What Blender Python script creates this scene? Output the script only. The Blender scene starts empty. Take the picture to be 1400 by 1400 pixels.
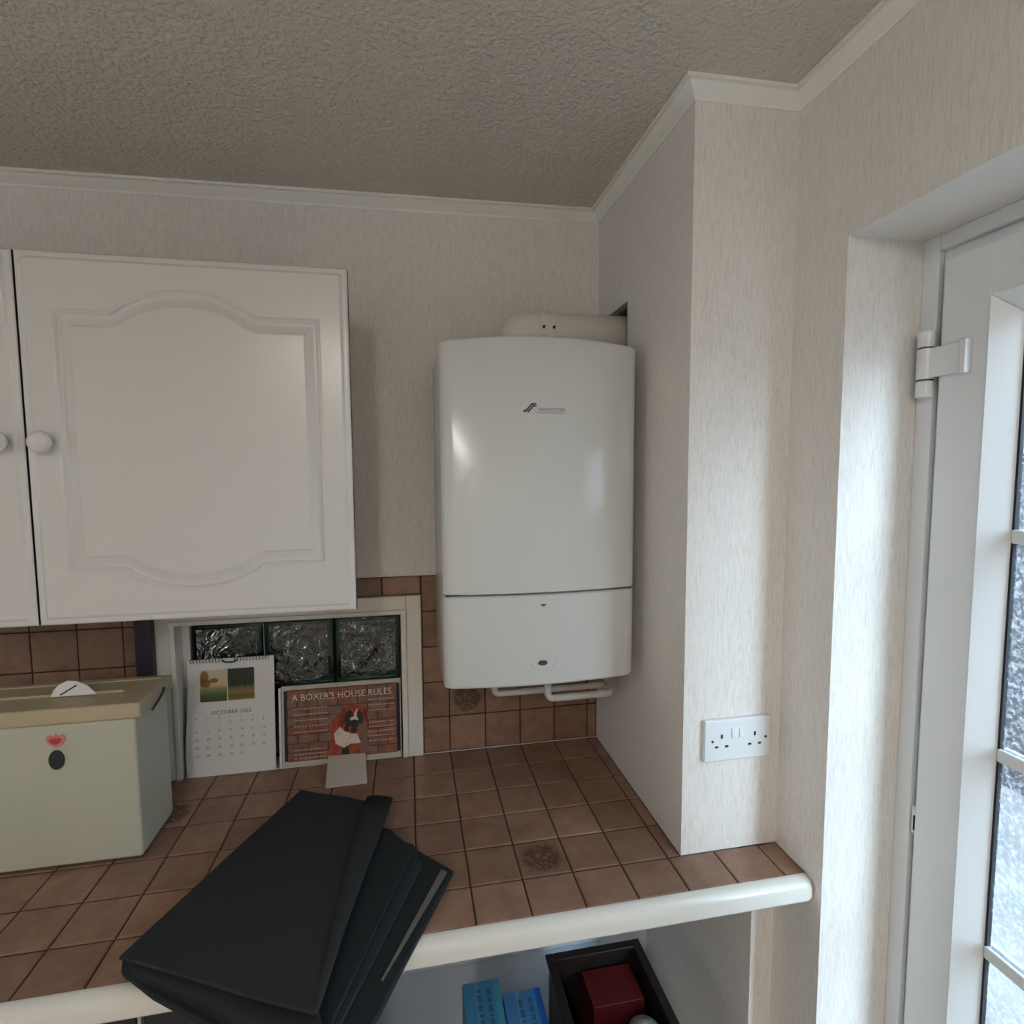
import bpy, math, random
from mathutils import Vector, Matrix
random.seed(7)
SC = bpy.context.scene
COL = SC.collection
Z0 = 0.9                      # worktop height above the floor; heights below are relative to it

# ------------------------------------------------------------------ camera
cam_d = bpy.data.cameras.new('camera')
cam = bpy.data.objects.new('camera', cam_d); COL.objects.link(cam); SC.camera = cam
cam_d.sensor_width = 36.0; cam_d.lens = 745.81 / 1400 * 36.0; cam_d.clip_start = 0.02
_r, _d, _f = (0.9824, -0.1867, -0.0058), (-0.0203, -0.0760, -0.9969), (0.1857, 0.9795, -0.0784)
cam.matrix_world = Matrix(((_r[0], -_d[0], -_f[0], -0.0998), (_r[1], -_d[1], -_f[1], -1.4744),
                           (_r[2], -_d[2], -_f[2], 0.7840 + Z0), (0, 0, 0, 1)))

# ------------------------------------------------------------------ sky and daylight
SKY = 7.0
w = bpy.data.worlds.new('overcast_sky'); SC.world = w; w.use_nodes = True
w.node_tree.nodes['Background'].inputs[0].default_value = (0.64, 0.83, 1.0, 1)
w.node_tree.nodes['Background'].inputs[1].default_value = SKY

def portal(name, loc, rot, sx, sy):
    l = bpy.data.lights.new(name, 'AREA'); l.shape = 'RECTANGLE'; l.size = sx; l.size_y = sy
    l.cycles.is_portal = True
    o = bpy.data.objects.new(name, l); COL.objects.link(o); o.location = loc; o.rotation_euler = rot
    return o
portal('door_daylight', (0.92, -1.082, Z0 + 0.15), (0, math.pi / 2, 0), 2.2, 0.9)       # emits towards -x
portal('window_daylight', (-2.62, -1.6, Z0 + 0.8), (0, -math.pi / 2, 0), 0.6, 0.6)       # faces +x
sun_d = bpy.data.lights.new('hazy_sun', 'SUN'); sun_d.energy = 10.0; sun_d.angle = math.radians(44); sun_d.color = (0.70, 0.87, 1.0)
sun = bpy.data.objects.new('hazy_sun', sun_d); COL.objects.link(sun)
sun.rotation_euler = Vector((-0.13, 1.0, -0.40)).to_track_quat('-Z', 'Y').to_euler()

vs = SC.view_settings
vs.view_transform = 'Standard'; vs.look = 'None'; vs.exposure = 0.06; vs.gamma = 1.0
vs.use_curve_mapping = False
cy = SC.cycles
cy.max_bounces = 7; cy.diffuse_bounces = 4; cy.glossy_bounces = 3; cy.transmission_bounces = 5; cy.transparent_max_bounces = 8
cy.caustics_reflective = False; cy.caustics_refractive = False

# ------------------------------------------------------------------ materials
def new_mat(name):
    m = bpy.data.materials.new(name); m.use_nodes = True
    nt = m.node_tree; b = nt.nodes['Principled BSDF']
    return m, nt, b
def srgb(r, g, b):
    f = lambda c: (c / 12.92 if c <= 0.04045 else ((c + 0.055) / 1.055) ** 2.4)
    return (f(r / 255), f(g / 255), f(b / 255), 1)
def plain(name, col, rough=0.5, spec=0.5, metal=0.0, coat=0.0, noise=None, bump=None):
    m, nt, b = new_mat(name)
    b.inputs['Base Color'].default_value = col; b.inputs['Roughness'].default_value = rough
    b.inputs['Specular IOR Level'].default_value = spec; b.inputs['Metallic'].default_value = metal
    b.inputs['Coat Weight'].default_value = coat; b.inputs['Coat Roughness'].default_value = 0.06
    tc = nt.nodes.new('ShaderNodeNewGeometry')
    if noise:                    # (scale, amount)
        n = nt.nodes.new('ShaderNodeTexNoise'); n.inputs['Scale'].default_value = noise[0]; n.inputs['Detail'].default_value = 4
        nt.links.new(tc.outputs['Position'], n.inputs['Vector'])
        mr = nt.nodes.new('ShaderNodeMapRange'); mr.inputs[1].default_value = 0.3; mr.inputs[2].default_value = 0.7
        mr.inputs[3].default_value = 1 - noise[1]; mr.inputs[4].default_value = 1 + noise[1]
        nt.links.new(n.outputs['Fac'], mr.inputs[0])
        mx = nt.nodes.new('ShaderNodeMix'); mx.data_type = 'RGBA'; mx.blend_type = 'MULTIPLY'; mx.inputs[0].default_value = 1
        mx.inputs[6].default_value = col; nt.links.new(mr.outputs[0], mx.inputs[7])
        nt.links.new(mx.outputs[2], b.inputs['Base Color'])
    if bump:                     # (scale vector, distance, strength)
        mp = nt.nodes.new('ShaderNodeMapping'); mp.inputs['Scale'].default_value = bump[0]
        nt.links.new(tc.outputs['Position'], mp.inputs['Vector'])
        n2 = nt.nodes.new('ShaderNodeTexNoise'); n2.inputs['Scale'].default_value = 1; n2.inputs['Detail'].default_value = 3
        nt.links.new(mp.outputs[0], n2.inputs['Vector'])
        bp = nt.nodes.new('ShaderNodeBump'); bp.inputs['Distance'].default_value = bump[1]; bp.inputs['Strength'].default_value = bump[2]
        nt.links.new(n2.outputs['Fac'], bp.inputs['Height']); nt.links.new(bp.outputs[0], b.inputs['Normal'])
    return m

def wallpaper_mat():
    m, nt, b = new_mat('striated_wallpaper')
    g = nt.nodes.new('ShaderNodeNewGeometry')
    mp = nt.nodes.new('ShaderNodeMapping'); mp.inputs['Scale'].default_value = (420, 420, 40)
    nt.links.new(g.outputs['Position'], mp.inputs['Vector'])
    n = nt.nodes.new('ShaderNodeTexNoise'); n.inputs['Scale'].default_value = 1; n.inputs['Detail'].default_value = 5; n.inputs['Roughness'].default_value = 0.65
    nt.links.new(mp.outputs[0], n.inputs['Vector'])
    mp2 = nt.nodes.new('ShaderNodeMapping'); mp2.inputs['Scale'].default_value = (900, 900, 160)
    nt.links.new(g.outputs['Position'], mp2.inputs['Vector'])
    n2 = nt.nodes.new('ShaderNodeTexNoise'); n2.inputs['Scale'].default_value = 1; n2.inputs['Detail'].default_value = 2
    nt.links.new(mp2.outputs[0], n2.inputs['Vector'])
    cr = nt.nodes.new('ShaderNodeValToRGB')
    e = cr.color_ramp.elements
    e[0].position = 0.30; e[0].color = srgb(218, 210, 203)
    e[1].position = 0.68; e[1].color = srgb(240, 236, 232)
    e2 = cr.color_ramp.elements.new(0.47); e2.color = srgb(232, 227, 221)
    nt.links.new(n.outputs['Fac'], cr.inputs[0]); nt.links.new(cr.outputs[0], b.inputs['Base Color'])
    ad = nt.nodes.new('ShaderNodeMath'); ad.operation = 'ADD'
    nt.links.new(n.outputs['Fac'], ad.inputs[0]); nt.links.new(n2.outputs['Fac'], ad.inputs[1])
    bp = nt.nodes.new('ShaderNodeBump'); bp.inputs['Distance'].default_value = 0.0007; bp.inputs['Strength'].default_value = 0.7
    nt.links.new(ad.outputs[0], bp.inputs['Height']); nt.links.new(bp.outputs[0], b.inputs['Normal'])
    b.inputs['Roughness'].default_value = 0.62; b.inputs['Specular IOR Level'].default_value = 0.35
    return m

def ceiling_mat():
    m, nt, b = new_mat('textured_ceiling_paint')
    g = nt.nodes.new('ShaderNodeNewGeometry')
    v = nt.nodes.new('ShaderNodeTexVoronoi'); v.feature = 'F1'; v.inputs['Scale'].default_value = 88
    n = nt.nodes.new('ShaderNodeTexNoise'); n.inputs['Scale'].default_value = 150; n.inputs['Detail'].default_value = 3
    dn = nt.nodes.new('ShaderNodeTexNoise'); dn.inputs['Scale'].default_value = 60; dn.inputs['Detail'].default_value = 2
    mx = nt.nodes.new('ShaderNodeMix'); mx.data_type = 'VECTOR'; mx.inputs[0].default_value = 0.02
    nt.links.new(g.outputs['Position'], dn.inputs['Vector']); nt.links.new(g.outputs['Position'], mx.inputs[4])
    nt.links.new(dn.outputs['Color'], mx.inputs[5]); nt.links.new(mx.outputs[1], v.inputs['Vector'])
    nt.links.new(g.outputs['Position'], n.inputs['Vector'])
    sb = nt.nodes.new('ShaderNodeMath'); sb.operation = 'SUBTRACT'
    nt.links.new(n.outputs['Fac'], sb.inputs[0]); nt.links.new(v.outputs['Distance'], sb.inputs[1])
    bp = nt.nodes.new('ShaderNodeBump'); bp.inputs['Distance'].default_value = 0.0045; bp.inputs['Strength'].default_value = 0.85
    nt.links.new(sb.outputs[0], bp.inputs['Height']); nt.links.new(bp.outputs[0], b.inputs['Normal'])
    b.inputs['Base Color'].default_value = srgb(214, 206, 194)
    b.inputs['Roughness'].default_value = 0.5; b.inputs['Specular IOR Level'].default_value = 0.4
    return m

def tile_mat(name, deco=False):
    m, nt, b = new_mat(name)
    oi = nt.nodes.new('ShaderNodeObjectInfo'); g = nt.nodes.new('ShaderNodeNewGeometry')
    n = nt.nodes.new('ShaderNodeTexNoise'); n.inputs['Scale'].default_value = 26; n.inputs['Detail'].default_value = 6; n.inputs['Roughness'].default_value = 0.6
    nt.links.new(g.outputs['Position'], n.inputs['Vector'])
    cr = nt.nodes.new('ShaderNodeValToRGB'); e = cr.color_ramp.elements
    e[0].position = 0.3; e[0].color = srgb(128, 96, 79); e[1].position = 0.72; e[1].color = srgb(154, 122, 103)
    nt.links.new(n.outputs['Fac'], cr.inputs[0])
    mr = nt.nodes.new('ShaderNodeMapRange'); mr.inputs[3].default_value = 0.84; mr.inputs[4].default_value = 1.12
    nt.links.new(oi.outputs['Random'], mr.inputs[0])
    mx = nt.nodes.new('ShaderNodeMix'); mx.data_type = 'RGBA'; mx.blend_type = 'MULTIPLY'; mx.inputs[0].default_value = 1
    nt.links.new(cr.outputs[0], mx.inputs[6]); nt.links.new(mr.outputs[0], mx.inputs[7])
    out = mx.outputs[2]
    if deco:                     # printed fruit and leaf sketch in the middle of the tile
        tc = nt.nodes.new('ShaderNodeTexCoord')
        v = nt.nodes.new('ShaderNodeTexVoronoi'); v.feature = 'DISTANCE_TO_EDGE'; v.inputs['Scale'].default_value = 62
        dn = nt.nodes.new('ShaderNodeTexNoise'); dn.inputs['Scale'].default_value = 55; dn.inputs['Detail'].default_value = 3
        wv = nt.nodes.new('ShaderNodeMix'); wv.data_type = 'VECTOR'; wv.inputs[0].default_value = 0.03
        nt.links.new(tc.outputs['Object'], wv.inputs[4]); nt.links.new(tc.outputs['Object'], dn.inputs['Vector'])
        nt.links.new(dn.outputs['Color'], wv.inputs[5]); nt.links.new(wv.outputs[1], v.inputs['Vector'])
        ln = nt.nodes.new('ShaderNodeMapRange'); ln.inputs[1].default_value = 0.05; ln.inputs[2].default_value = 0.22; ln.inputs[3].default_value = 1; ln.inputs[4].default_value = 0.25
        nt.links.new(v.outputs['Distance'], ln.inputs[0])
        le = nt.nodes.new('ShaderNodeVectorMath'); le.operation = 'LENGTH'; nt.links.new(tc.outputs['Object'], le.inputs[0])
        rm = nt.nodes.new('ShaderNodeMapRange'); rm.inputs[1].default_value = 0.032; rm.inputs[2].default_value = 0.044; rm.inputs[3].default_value = 1; rm.inputs[4].default_value = 0
        nt.links.new(le.outputs['Value'], rm.inputs[0])
        bl = nt.nodes.new('ShaderNodeMath'); bl.operation = 'MULTIPLY'; nt.links.new(ln.outputs[0], bl.inputs[0]); nt.links.new(rm.outputs[0], bl.inputs[1])
        bs = nt.nodes.new('ShaderNodeMath'); bs.operation = 'MULTIPLY'; bs.inputs[1].default_value = 0.85; nt.links.new(bl.outputs[0], bs.inputs[0])
        m2 = nt.nodes.new('ShaderNodeMix'); m2.data_type = 'RGBA'
        nt.links.new(bs.outputs[0], m2.inputs[0]); nt.links.new(out, m2.inputs[6]); m2.inputs[7].default_value = srgb(70, 52, 42)
        out = m2.outputs[2]
    nt.links.new(out, b.inputs['Base Color'])
    b.inputs['Roughness'].default_value = 0.38; b.inputs['Specular IOR Level'].default_value = 0.4
    bp = nt.nodes.new('ShaderNodeBump'); bp.inputs['Distance'].default_value = 0.0006; bp.inputs['Strength'].default_value = 0.5
    nt.links.new(n.outputs['Fac'], bp.inputs['Height']); nt.links.new(bp.outputs[0], b.inputs['Normal'])
    return m

def obscured_glass_mat():
    m, nt, b = new_mat('rippled_obscured_glass')
    nt.nodes.remove(b)
    out = nt.nodes['Material Output']
    g = nt.nodes.new('ShaderNodeNewGeometry')
    v = nt.nodes.new('ShaderNodeTexVoronoi'); v.inputs['Scale'].default_value = 85
    n = nt.nodes.new('ShaderNodeTexNoise'); n.inputs['Scale'].default_value = 120; n.inputs['Detail'].default_value = 2
    nt.links.new(g.outputs['Position'], v.inputs['Vector']); nt.links.new(g.outputs['Position'], n.inputs['Vector'])
    bp = nt.nodes.new('ShaderNodeBump'); bp.inputs['Distance'].default_value = 0.006; bp.inputs['Strength'].default_value = 1
    nt.links.new(v.outputs['Distance'], bp.inputs['Height'])
    tr = nt.nodes.new('ShaderNodeBsdfTransparent'); tr.inputs[0].default_value = (0.92, 0.95, 0.96, 1)
    tl = nt.nodes.new('ShaderNodeBsdfTranslucent'); tl.inputs[0].default_value = (0.85, 0.87, 0.9, 1)
    nt.links.new(bp.outputs[0], tl.inputs['Normal'])
    cr = nt.nodes.new('ShaderNodeMapRange'); cr.inputs[1].default_value = 0.50; cr.inputs[2].default_value = 0.66; cr.inputs[3].default_value = 0.01; cr.inputs[4].default_value = 0.22
    nt.links.new(n.outputs['Fac'], cr.inputs[0])
    m1 = nt.nodes.new('ShaderNodeMixShader'); nt.links.new(cr.outputs[0], m1.inputs[0])
    nt.links.new(tr.outputs[0], m1.inputs[1]); nt.links.new(tl.outputs[0], m1.inputs[2])
    gl = nt.nodes.new('ShaderNodeBsdfGlossy'); gl.inputs['Roughness'].default_value = 0.08; nt.links.new(bp.outputs[0], gl.inputs['Normal'])
    fr = nt.nodes.new('ShaderNodeMapRange'); fr.inputs[3].default_value = 0.02; fr.inputs[4].default_value = 0.16; nt.links.new(v.outputs['Distance'], fr.inputs[0])
    m2 = nt.nodes.new('ShaderNodeMixShader'); nt.links.new(fr.outputs[0], m2.inputs[0])
    nt.links.new(m1.outputs[0], m2.inputs[1]); nt.links.new(gl.outputs[0], m2.inputs[2])
    nt.links.new(m2.outputs[0], out.inputs['Surface'])
    return m

def block_glass_mat(name, wavy):
    m, nt, b = new_mat(name)
    b.inputs['Base Color'].default_value = (0.50, 0.74, 0.68, 1)
    b.inputs['Transmission Weight'].default_value = 1.0; b.inputs['IOR'].default_value = 1.75 if wavy else 1.5
    b.inputs['Roughness'].default_value = 0.03; b.inputs['Specular IOR Level'].default_value = 0.6
    if wavy:
        g = nt.nodes.new('ShaderNodeNewGeometry')
        n = nt.nodes.new('ShaderNodeTexNoise'); n.inputs['Scale'].default_value = 22; n.inputs['Detail'].default_value = 2.5; n.inputs['Distortion'].default_value = 1.2
        nt.links.new(g.outputs['Position'], n.inputs['Vector'])
        bp = nt.nodes.new('ShaderNodeBump'); bp.inputs['Distance'].default_value = 0.03; bp.inputs['Strength'].default_value = 1
        nt.links.new(n.outputs['Fac'], bp.inputs['Height']); nt.links.new(bp.outputs[0], b.inputs['Normal'])
    return m

def uv_ramp_mat(name, stops, axis=1, noise=0.0, nscale=20, rough=0.45):
    """flat print: a vertical run of colours broken up by noise"""
    m, nt, b = new_mat(name)
    uv = nt.nodes.new('ShaderNodeUVMap')
    sp = nt.nodes.new('ShaderNodeSeparateXYZ'); nt.links.new(uv.outputs[0], sp.inputs[0])
    n = nt.nodes.new('ShaderNodeTexNoise'); n.inputs['Scale'].default_value = nscale; n.inputs['Detail'].default_value = 4
    nt.links.new(uv.outputs[0], n.inputs['Vector'])
    ma = nt.nodes.new('ShaderNodeMath'); ma.operation = 'MULTIPLY_ADD'; ma.inputs[1].default_value = noise
    nt.links.new(n.outputs['Fac'], ma.inputs[0]); nt.links.new(sp.outputs[axis], ma.inputs[2])
    sb = nt.nodes.new('ShaderNodeMath'); sb.operation = 'SUBTRACT'; sb.inputs[1].default_value = noise * 0.5
    nt.links.new(ma.outputs[0], sb.inputs[0])
    cr = nt.nodes.new('ShaderNodeValToRGB'); el = cr.color_ramp.elements
    el[0].position, el[0].color = stops[0]; el[1].position, el[1].color = stops[-1]
    for p, c in stops[1:-1]:
        x = el.new(p); x.color = c
    nt.links.new(sb.outputs[0], cr.inputs[0]); nt.links.new(cr.outputs[0], b.inputs['Base Color'])
    b.inputs['Roughness'].default_value = rough
    return m

def brick_print_mat():
    m, nt, b = new_mat('printed_brick_background')
    uv = nt.nodes.new('ShaderNodeUVMap')
    br = nt.nodes.new('ShaderNodeTexBrick')
    br.inputs['Color1'].default_value = srgb(140, 88, 68); br.inputs['Color2'].default_value = srgb(126, 104, 96)
    br.inputs['Mortar'].default_value = srgb(74, 58, 56); br.inputs['Scale'].default_value = 3.4
    br.inputs['Mortar Size'].default_value = 0.02; br.inputs['Brick Width'].default_value = 0.62; br.inputs['Row Height'].default_value = 0.42
    nt.links.new(uv.outputs[0], br.inputs['Vector'])
    n = nt.nodes.new('ShaderNodeTexNoise'); n.inputs['Scale'].default_value = 9; n.inputs['Detail'].default_value = 6
    nt.links.new(uv.outputs[0], n.inputs['Vector'])
    mx = nt.nodes.new('ShaderNodeMix'); mx.data_type = 'RGBA'; mx.blend_type = 'OVERLAY'; mx.inputs[0].default_value = 0.75
    nt.links.new(br.outputs['Color'], mx.inputs[6]); nt.links.new(n.outputs['Fac'], mx.inputs[7])
    nt.links.new(mx.outputs[2], b.inputs['Base Color']); b.inputs['Roughness'].default_value = 0.35
    return m

def stripe_box_mat(name, c1, c2):
    m, nt, b = new_mat(name)
    tc = nt.nodes.new('ShaderNodeTexCoord'); sp = nt.nodes.new('ShaderNodeSeparateXYZ')
    nt.links.new(tc.outputs['Generated'], sp.inputs[0])
    cr = nt.nodes.new('ShaderNodeValToRGB'); cr.color_ramp.interpolation = 'LINEAR'; el = cr.color_ramp.elements
    el[0].position = 0.0; el[0].color = c1; el[1].position = 1.0; el[1].color = c2
    for p, c in ((0.30, c1), (0.36, srgb(120, 150, 176)), (0.47, c1), (0.80, c1), (0.86, c2)):
        x = el.new(p); x.color = c
    nt.links.new(sp.outputs[0], cr.inputs[0]); nt.links.new(cr.outputs[0], b.inputs['Base Color'])
    b.inputs['Roughness'].default_value = 0.4
    return m

M = dict(
    paper=wallpaper_mat(), ceil=ceiling_mat(), tile=tile_mat('brown_mottled_tile'), deco=tile_mat('brown_tile_with_fruit_print', True),
    grout=plain('dark_brown_grout', srgb(62, 36, 26), 0.9), coving=plain('white_coving_paint', srgb(242, 239, 232), 0.5),
    board=plain('white_painted_wood', srgb(222, 217, 206), 0.38, bump=((60, 400, 400), 0.0004, 0.5)),
    nosing=plain('white_gloss_nosing', srgb(224, 221, 213), 0.25, coat=0.3),
    cabdoor=plain('white_foil_door', srgb(217, 214, 210), 0.22, 0.5, bump=((700, 400, 30), 0.0005, 0.35)),
    carcass=plain('white_laminate_carcass', srgb(214, 210, 202), 0.4),
    boiler=plain('white_enamel_casing', srgb(208, 209, 205), 0.15, 0.35, coat=0.0),
    boilerback=plain('grey_boiler_chassis', srgb(150, 150, 148), 0.5),
    flue=plain('white_flue_plastic', srgb(222, 217, 210), 0.4), pipe=plain('pale_grey_plastic_pipe', srgb(190, 186, 178), 0.45),
    dark=plain('black_plastic', srgb(26, 26, 28), 0.4), greyprint=plain('grey_print', srgb(96, 96, 98), 0.5),
    greyoval=plain('dark_grey_badge', srgb(60, 62, 64), 0.35),
    upvc=plain('white_upvc', srgb(228, 230, 232), 0.3), gasket=plain('black_rubber_gasket', srgb(30, 32, 38), 0.7),
    glass=obscured_glass_mat(), blockglass=block_glass_mat('green_block_glass', False), wavy=block_glass_mat('wavy_block_glass', True),
    bin=plain('cream_painted_metal', srgb(186, 186, 170), 0.4, noise=(6, 0.03)), lid=plain('beige_lid_enamel', srgb(180, 167, 138), 0.4, noise=(8, 0.05)),
    fabric=plain('charcoal_fabric', srgb(44, 46, 48), 0.8, 0.25, bump=((900, 900, 900), 0.0006, 0.6)),
    fabric2=plain('charcoal_fabric_lining', srgb(36, 40, 43), 0.75, 0.25, bump=((900, 900, 900), 0.0006, 0.6)),
    zip=plain('grey_zip_tape', srgb(104, 102, 98), 0.5), white=plain('white_paper', srgb(226, 222, 218), 0.6),
    ink=plain('grey_printing_ink', srgb(96, 92, 94), 0.6), darkink=plain('black_ink', srgb(38, 36, 40), 0.6),
    lettering=plain('cream_lettering', srgb(226, 210, 190), 0.5), brick=brick_print_mat(), navy=plain('navy_print_edge', srgb(34, 34, 52), 0.4),
    dogred=plain('chestnut_print', srgb(160, 68, 48), 0.4, noise=(110, 0.35)), dogear=plain('dark_chestnut_print', srgb(128, 52, 40), 0.4, noise=(90, 0.25)), dogdark=plain('dark_grey_print', srgb(50, 48, 50), 0.4),
    dogwhite=plain('white_fur_print', srgb(214, 196, 184), 0.4, noise=(120, 0.12)), dogbrown=plain('brown_print', srgb(124, 96, 86), 0.4),
    card=plain('off_white_card', srgb(196, 186, 174), 0.6), red=plain('red_print', srgb(176, 60, 66), 0.4), pink=plain('pink_print', srgb(206, 130, 132), 0.4),
    magnet=plain('black_magnet', srgb(38, 40, 46), 0.5), floor=plain('grey_vinyl_floor', srgb(206, 198, 186), 0.4, noise=(12, 0.06)),
    underwall=plain('pale_painted_wall', srgb(232, 240, 250), 0.6), darkunit=plain('black_gloss_unit', srgb(24, 28, 36), 0.2),
    seam=plain('pale_edge_strip', srgb(150, 160, 140), 0.5), crate=plain('dark_brown_plastic', srgb(40, 33, 32), 0.45),
    redcarton=plain('red_carton', srgb(92, 24, 28), 0.5), greybag=plain('grey_plastic_bag', srgb(150, 142, 136), 0.35, bump=((60, 60, 60), 0.006, 0.8)),
    bluebox=stripe_box_mat('light_blue_carton', srgb(66, 136, 172), srgb(80, 150, 178)),
    bluebox2=stripe_box_mat('mid_blue_carton', srgb(70, 130, 184), srgb(34, 92, 172)),
    paving=plain('pale_paving', srgb(128, 126, 126), 0.8, noise=(3, 0.2)), purple=plain('dark_purple_board', srgb(44, 36, 48), 0.5),
    hinge=plain('white_hinge_plastic', srgb(226, 227, 228), 0.3),
)

# ------------------------------------------------------------------ mesh helpers
class MB:
    def __init__(s): s.v = []; s.f = []; s.uv = None
    def add(s, v, f):
        k = len(s.v); s.v += [tuple(p) for p in v]; s.f += [tuple(i + k for i in q) for q in f]; return s
    def box(s, a, b):
        x0, y0, z0 = a; x1, y1, z1 = b
        return s.add([(x0, y0, z0), (x1, y0, z0), (x1, y1, z0), (x0, y1, z0), (x0, y0, z1), (x1, y0, z1), (x1, y1, z1), (x0, y1, z1)],
                     [(0, 3, 2, 1), (4, 5, 6, 7), (0, 1, 5, 4), (1, 2, 6, 5), (2, 3, 7, 6), (3, 0, 4, 7)])
    def loft(s, rings, cap=True, closed=True):
        n = len(rings[0]); v = [p for r in rings for p in r]; f = []
        for i in range(len(rings) - 1):
            for j in range(n if closed else n - 1):
                a, b = i * n + j, i * n + (j + 1) % n
                f.append((a, b, b + n, a + n))
        if cap:
            f.append(tuple(range(n - 1, -1, -1))); f.append(tuple(range((len(rings) - 1) * n, len(rings) * n)))
        return s.add(v, f)
    def tube(s, path, r, n=20, cap=True):
        P = [Vector(p) for p in path]; R = r if isinstance(r, (list, tuple)) else [r] * len(P)
        rings = []; nrm = None
        for i, p in enumerate(P):
            t = ((P[min(i + 1, len(P) - 1)] - P[max(i - 1, 0)])).normalized()
            if nrm is None:
                nrm = t.orthogonal().normalized()
            else:
                nrm = (nrm - t * nrm.dot(t)).normalized()
            bn = t.cross(nrm)
            rings.append([p + (nrm * math.cos(2 * math.pi * k / n) + bn * math.sin(2 * math.pi * k / n)) * R[i] for k in range(n)])
        return s.loft(rings, cap)
    def lathe(s, o, axis, prof, n=32):
        a = Vector(axis).normalized(); u = a.orthogonal().normalized(); w_ = a.cross(u); o = Vector(o)
        rings = [[o + a * h + (u * math.cos(2 * math.pi * k / n) + w_ * math.sin(2 * math.pi * k / n)) * r for k in range(n)] for r, h in prof]
        return s.loft(rings, True)
    def prism(s, poly, d0, d1, fn):
        """poly: 2-D outline, fn(a, b, d) -> world point"""
        return s.loft([[fn(a, b, d0) for a, b in poly], [fn(a, b, d1) for a, b in poly]], True)

def mesh(name, mb, mat, origin, smooth=False, uv=None):
    me = bpy.data.meshes.new(name)
    me.from_pydata([(p[0] - origin[0], p[1] - origin[1], p[2] + Z0 - origin[2]) for p in mb.v], [], mb.f)
    me.update()
    if uv:
        l = me.uv_layers.new(name='UVMap')
        for lp in me.loops: l.data[lp.index].uv = uv[lp.vertex_index]
    import bmesh
    bm = bmesh.new(); bm.from_mesh(me); bmesh.ops.recalc_face_normals(bm, faces=bm.faces)
    bm.to_mesh(me); bm.free()
    if smooth:
        for p in me.polygons: p.use_smooth = True
    me.materials.append(mat)
    return me
def finish(o, bevel, smooth, seg=2):
    if bevel:
        b = o.modifiers.new('bevel', 'BEVEL'); b.width = bevel; b.segments = seg; b.limit_method = 'ANGLE'; b.angle_limit = math.radians(40)
        b.harden_normals = False
        if not smooth:
            for p in o.data.polygons: p.use_smooth = True
            w_ = o.modifiers.new('wn', 'WEIGHTED_NORMAL'); w_.keep_sharp = False
def root_loc(o):
    while o.parent: o = o.parent
    return o.location
def part(name, mb, mat, parent, bevel=0, smooth=False, uv=None, seg=2):
    o = bpy.data.objects.new(name, mesh(name, mb, mat, root_loc(parent), smooth, uv)); COL.objects.link(o)
    o.parent = parent; finish(o, bevel, smooth, seg); return o
def tag(o, label=None, cat=None, group=None, kind=None):
    if label: o['label'] = label
    if cat: o['category'] = cat
    if group: o['group'] = group
    if kind: o['kind'] = kind
    return o
def thing(name, loc, label, cat, group=None, kind=None):
    o = bpy.data.objects.new(name, None); COL.objects.link(o); o.empty_display_size = 0.05
    o.location = (loc[0], loc[1], loc[2] + Z0)
    return tag(o, label, cat, group, kind)
def single(name, mb, mat, label=None, cat=None, kind=None, bevel=0, smooth=False, group=None, seg=2):
    xs = [p[0] for p in mb.v]; ys = [p[1] for p in mb.v]; zs = [p[2] for p in mb.v]
    org = ((min(xs) + max(xs)) / 2, (min(ys) + max(ys)) / 2, min(zs) + Z0)
    o = bpy.data.objects.new(name, mesh(name, mb, mat, org, smooth)); COL.objects.link(o); o.location = org
    finish(o, bevel, smooth, seg); return tag(o, label, cat, group, kind)
def structure(name, mb, mat, label, bevel=0, smooth=False):
    return single(name, mb, mat, label, name.split('_')[0], 'structure', bevel, smooth)
def arc(c, r, a0, a1, n, ex, ey):
    c = Vector(c); ex = Vector(ex); ey = Vector(ey)
    return [c + ex * (r * math.cos(a0 + (a1 - a0) * i / n)) + ey * (r * math.sin(a0 + (a1 - a0) * i / n)) for i in range(n + 1)]
def text_mb(body, size, fn, spacing=1.0, align='LEFT'):
    cu = bpy.data.curves.new('t', 'FONT'); cu.body = body; cu.size = size; cu.space_character = spacing; cu.align_x = align; cu.resolution_u = 2
    o = bpy.data.objects.new('t', cu); COL.objects.link(o)
    dg = bpy.context.evaluated_depsgraph_get(); dg.update()
    me = bpy.data.meshes.new_from_object(o.evaluated_get(dg))
    mb = MB(); mb.add([fn(v.co.x, v.co.y) for v in me.vertices], [tuple(p.vertices) for p in me.polygons])
    bpy.data.objects.remove(o); bpy.data.curves.remove(cu); bpy.data.meshes.remove(me)
    return mb
def merge(*ms):
    r = MB()
    for m in ms: r.add(m.v, m.f)
    return r
def ellipse(cx, cy, rx, ry, n=24, rot=0.0):
    c, s_ = math.cos(rot), math.sin(rot)
    return [(cx + rx * math.cos(t) * c - ry * math.sin(t) * s_, cy + rx * math.cos(t) * s_ + ry * math.sin(t) * c) for t in (2 * math.pi * k / n for k in range(n))]

# ------------------------------------------------------------------ measures (metres, x right, y into the back wall, z above worktop)
XL, YR, FL = -2.5, -3.3, -0.9
XB, YB, XR = 0.4283, -0.5063, 0.644           # pier side, pier front, right wall
WT = 0.004                                    # wallpaper plane of the back wall
def ceil_z(x): return 1.4712 + 0.0158 * x
WX0, WX1, WZ1 = -0.680, -0.127, 0.400         # window opening
DY0, DY1, DZ1 = -0.637, -1.527, 1.1767        # doorway

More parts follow.
